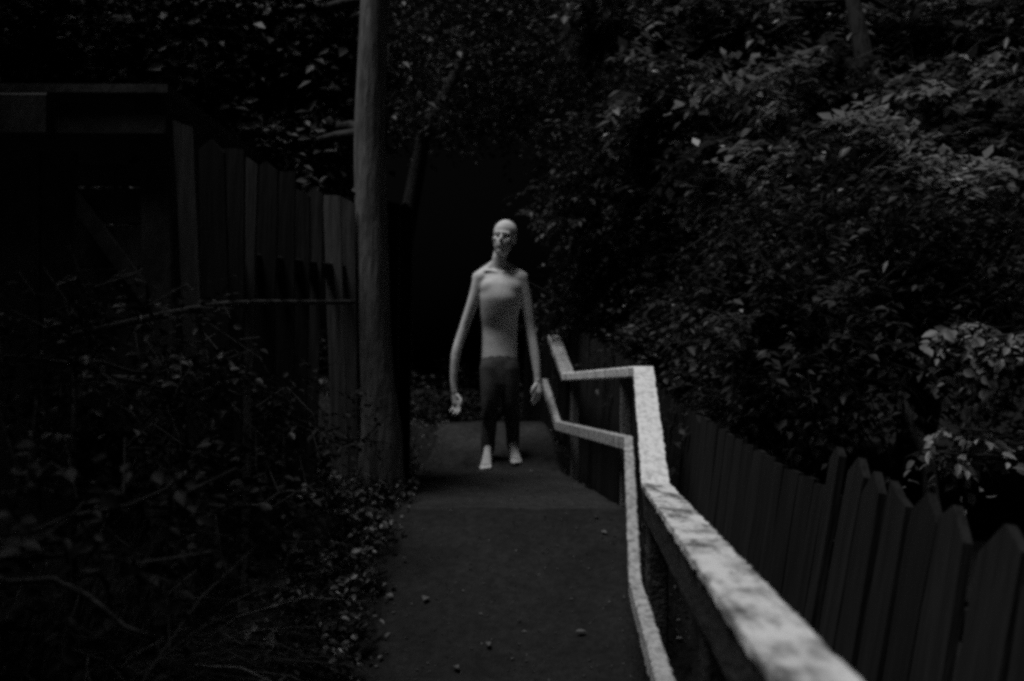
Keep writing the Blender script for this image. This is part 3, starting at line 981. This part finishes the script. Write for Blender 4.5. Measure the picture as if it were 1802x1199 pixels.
# x is the wide axis: the tube helper starts from the world x axis
limb(bm, [t[0] for t in tor], [(t[1], t[2]) for t in tor], 28)
for px in (862, 899):                                    # chest, shoulder blades, collar bones
    ellipsoid(bm, Q(880 + (px - 880) * .7, 508, -.035), (.100, .060, .080))
    ellipsoid(bm, Q(px, 515, .085), (.07, .04, .09))
limb(bm, [Q(850, 478, -.02), Q(864, 477, -.040), Q(876, 480, -.050)], [.012, .009, .007])
limb(bm, [Q(912, 478, -.02), Q(898, 477, -.040), Q(884, 480, -.050)], [.012, .009, .007])
limb(bm, [Q(840, 488, .01), Q(858, 474, .02), Q(873, 463, .02)], [.045, .040, .036])      # trapezius slopes
limb(bm, [Q(920, 488, .01), Q(901, 474, .02), Q(884, 463, .02)], [.045, .040, .036])
ellipsoid(bm, Q(848, 492, .012), (.058, .058, .062)); ellipsoid(bm, Q(912, 492, .012), (.056, .058, .062))
limb(bm, [Q(877, 472, .015), Q(879, 455, .0), Q(884, 440, -.005)], [.056, .054, .056])   # neck
# head, tilted a little towards the lit side
hc = Q(888, 418, -.01)
rot = Matrix.Rotation(math.radians(7), 4, 'Y') @ Matrix.Rotation(math.radians(-14), 4, 'Z')


def hd(x, y, z):
    return hc + (rot @ Vector((x, y, z)))


ellipsoid(bm, hd(0, .012, .035), (.090, .104, .098), rot)          # cranium
ellipsoid(bm, hd(0, -.022, -.052), (.070, .074, .096), rot)        # face
ellipsoid(bm, hd(0, -.045, -.116), (.040, .042, .030), rot)        # chin
ellipsoid(bm, hd(0, -.078, .018), (.060, .022, .014), rot)         # brow
limb(bm, [hd(0, -.090, .008), hd(0, -.106, -.030), hd(0, -.100, -.040)], [.009, .014, .012], 10)   # nose
ellipsoid(bm, hd(0, -.088, -.066), (.026, .012, .007), rot); ellipsoid(bm, hd(0, -.086, -.079), (.022, .012, .008), rot)  # lips
for s in (-1, 1):
    ellipsoid(bm, hd(s * .046, -.070, -.026), (.022, .018, .016), rot)          # cheek bones
    ellipsoid(bm, hd(s * .082, .012, -.012), (.010, .020, .034), rot)           # ears
# arms, very long and bowed
ARM = {}
ARM['L'] = [Q(845, 489), Q(833, 530, .0), Q(816, 578, .01), Q(803, 622, -.02), Q(799, 668, -.04), Q(801, 692, -.05)]
ARM['R'] = [Q(915, 489), Q(927, 535, .01), Q(934, 580, .02), Q(941, 625, .0), Q(945, 656, -.02), Q(946, 672, -.03)]
for k in 'LR':
    limb(bm, ARM[k], [.056, .046, .038, .038, .030, .025], 14)


def hand(bm, wrist, direction, inward):
    """relaxed open hand: palm, four fingers and a thumb on the inner front side"""
    d = Vector(direction).normalized()
    side = Vector(inward).normalized()
    side = (side - d * side.dot(d)).normalized()              # towards the thumb
    nrm = d.cross(side)
    limb(bm, [wrist, wrist + d * .035, wrist + d * .085], [(.024, .022), (.030, .020), (.034, .018)], 12)
    for j, off in enumerate((.030, .010, -.010, -.028)):
        b = wrist + d * (.080 - .006 * abs(j - 1)) + side * off
        L = (.082, .092, .086, .066)[j]
        curl = nrm * (.014 + .004 * j)
        limb(bm, [b, b + d * L * .42 + side * off * .12 + curl * .3, b + d * L * .74 + side * off * .2 + curl * 1.0, b + d * L + side * off * .22 + curl * 2.0], [.0105, .0098, .0088, .0072], 8)
    t0 = wrist + d * .028 + side * .026
    limb(bm, [t0, t0 + d * .030 + side * .020, t0 + d * .058 + side * .026 + nrm * .008, t0 + d * .076 + side * .022 + nrm * .014], [.014, .0125, .0105, .008], 8)


hand(bm, ARM['L'][-1], Q(808, 730, -.08) - ARM['L'][-1], Vector((.75, -.65, 0)))
hand(bm, ARM['R'][-1], Q(946, 705, -.06) - ARM['R'][-1], Vector((-.75, -.65, 0)))
# legs and bare feet (legs continue inside the trousers)
LEG = {'L': ([hipL, hipL.lerp(kneeL, .5) + Vector((0, -.015, 0)), kneeL, kneeL.lerp(ankL, .35) + Vector((0, .025, 0)), ankL], [.072, .062, .048, .047, .032]),
       'R': ([hipR, hipR.lerp(kneeR, .5) + Vector((0, -.015, 0)), kneeR, kneeR.lerp(ankR, .35) + Vector((0, .025, 0)), ankR], [.072, .062, .048, .047, .032])}
for k in 'LR':
    limb(bm, *LEG[k])


def foot(bm, heel_ground, toe_dir, slope):
    """bare foot lying on the ramp: heel, instep, ball and five toes"""
    f = Vector((toe_dir[0], toe_dir[1], 0)).normalized(); f.z = slope * f.y; f.normalize()
    s = Vector((f.y, -f.x, 0)).normalized()
    up = s.cross(f); up = up if up.z > 0 else -up
    hg = heel_ground
    ellipsoid(bm, hg + up * .034, (.033, .036, .034))
    limb(bm, [hg + up * .10, hg + f * .055 + up * .066, hg + f * .115 + up * .042, hg + f * .165 + up * .026], [(.030, .032), (.031, .031), (.037, .026), (.042, .019)], 14)
    for j in range(5):
        o = (-.033 + .0165 * j)
        big = 4 if s.x * 1 > 0 else 0
        L = .215 - .007 * abs(j - 3)
        a = hg + f * .165 + s * o + up * .018
        limb(bm, [a, hg + f * L * .95 + s * o * 1.1 + up * .018, hg + f * L + s * o * 1.12 + up * .012], [.012, .0105, .009], 8)


heelL = Vector((footL.x + 0.006, FL_Y + 0.14, profile(FL_Y + 0.14))); heelR = Vector((footR.x - 0.008, FR_Y + 0.14, profile(FR_Y + 0.14)))
slope = (0.78 - 0.46) / 0.70
foot(bm, heelL, (-0.10, -1), slope)
foot(bm, heelR, (0.18, -1), slope)
body_me = remeshed(bm, 0.0062, 3, 'person')
# extra smoothing away from the face, the hands and the feet
bms = bmesh.new(); bms.from_mesh(body_me)
zh, zf = Q(0, 456).z, Q(0, 770).z
wr = [ARM['L'][-1], ARM['R'][-1]]
sel = [v for v in bms.verts if zf < v.co.z < zh and min((v.co - w_).length for w_ in wr) > 0.03 and not any(v.co.z < w_.z and (v.co - w_).length < 0.24 for w_ in wr)]
for _ in range(22):
    bmesh.ops.smooth_vert(bms, verts=sel, factor=0.5, use_axis_x=True, use_axis_y=True, use_axis_z=True)
bms.to_mesh(body_me); bms.free()
# eye sockets and mouth pressed into the face
co = np.empty(len(body_me.vertices) * 3, np.float32); body_me.vertices.foreach_get('co', co); co = co.reshape(-1, 3)
inv = rot.inverted()
for (p, sig, dep) in ((hd(-.031, -.085, -.004), .015, .016), (hd(.031, -.085, -.004), .015, .016)):
    dd2 = np.sum((co - np.array(p)) ** 2, axis=1)
    push = np.array(rot @ Vector((0, 1, 0))) * dep
    co += np.exp(-dd2 / (2 * sig ** 2))[:, None] * push
body_me.vertices.foreach_set('co', co.ravel())
person = bpy.data.objects.new('person', body_me)
C.objects.link(person)
body_me.materials.clear(); body_me.materials.append(M['skin'])
body_me.polygons.foreach_set('use_smooth', [True] * len(body_me.polygons))
tag(person, 'gaunt bald bare-chested person with long arms walking barefoot in dark trousers', 'person')
# trousers: inflated legs and hips with loose folds; dark cloth also stands for leg shade
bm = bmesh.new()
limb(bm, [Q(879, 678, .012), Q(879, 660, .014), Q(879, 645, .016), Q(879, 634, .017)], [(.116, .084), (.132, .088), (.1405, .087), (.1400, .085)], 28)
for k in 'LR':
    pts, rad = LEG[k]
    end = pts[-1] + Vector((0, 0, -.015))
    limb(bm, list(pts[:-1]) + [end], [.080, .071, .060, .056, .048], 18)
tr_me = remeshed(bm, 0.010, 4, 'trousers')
for v in tr_me.vertices:
    v.co += v.normal * (0.003 + 0.006 * min(1.0, max(0.0, (Q(879, 640).z - v.co.z) / 0.25)) * mnoise.noise(Vector((v.co.x * 24, v.co.y * 24, v.co.z * 5 + v.co.x * 12))))
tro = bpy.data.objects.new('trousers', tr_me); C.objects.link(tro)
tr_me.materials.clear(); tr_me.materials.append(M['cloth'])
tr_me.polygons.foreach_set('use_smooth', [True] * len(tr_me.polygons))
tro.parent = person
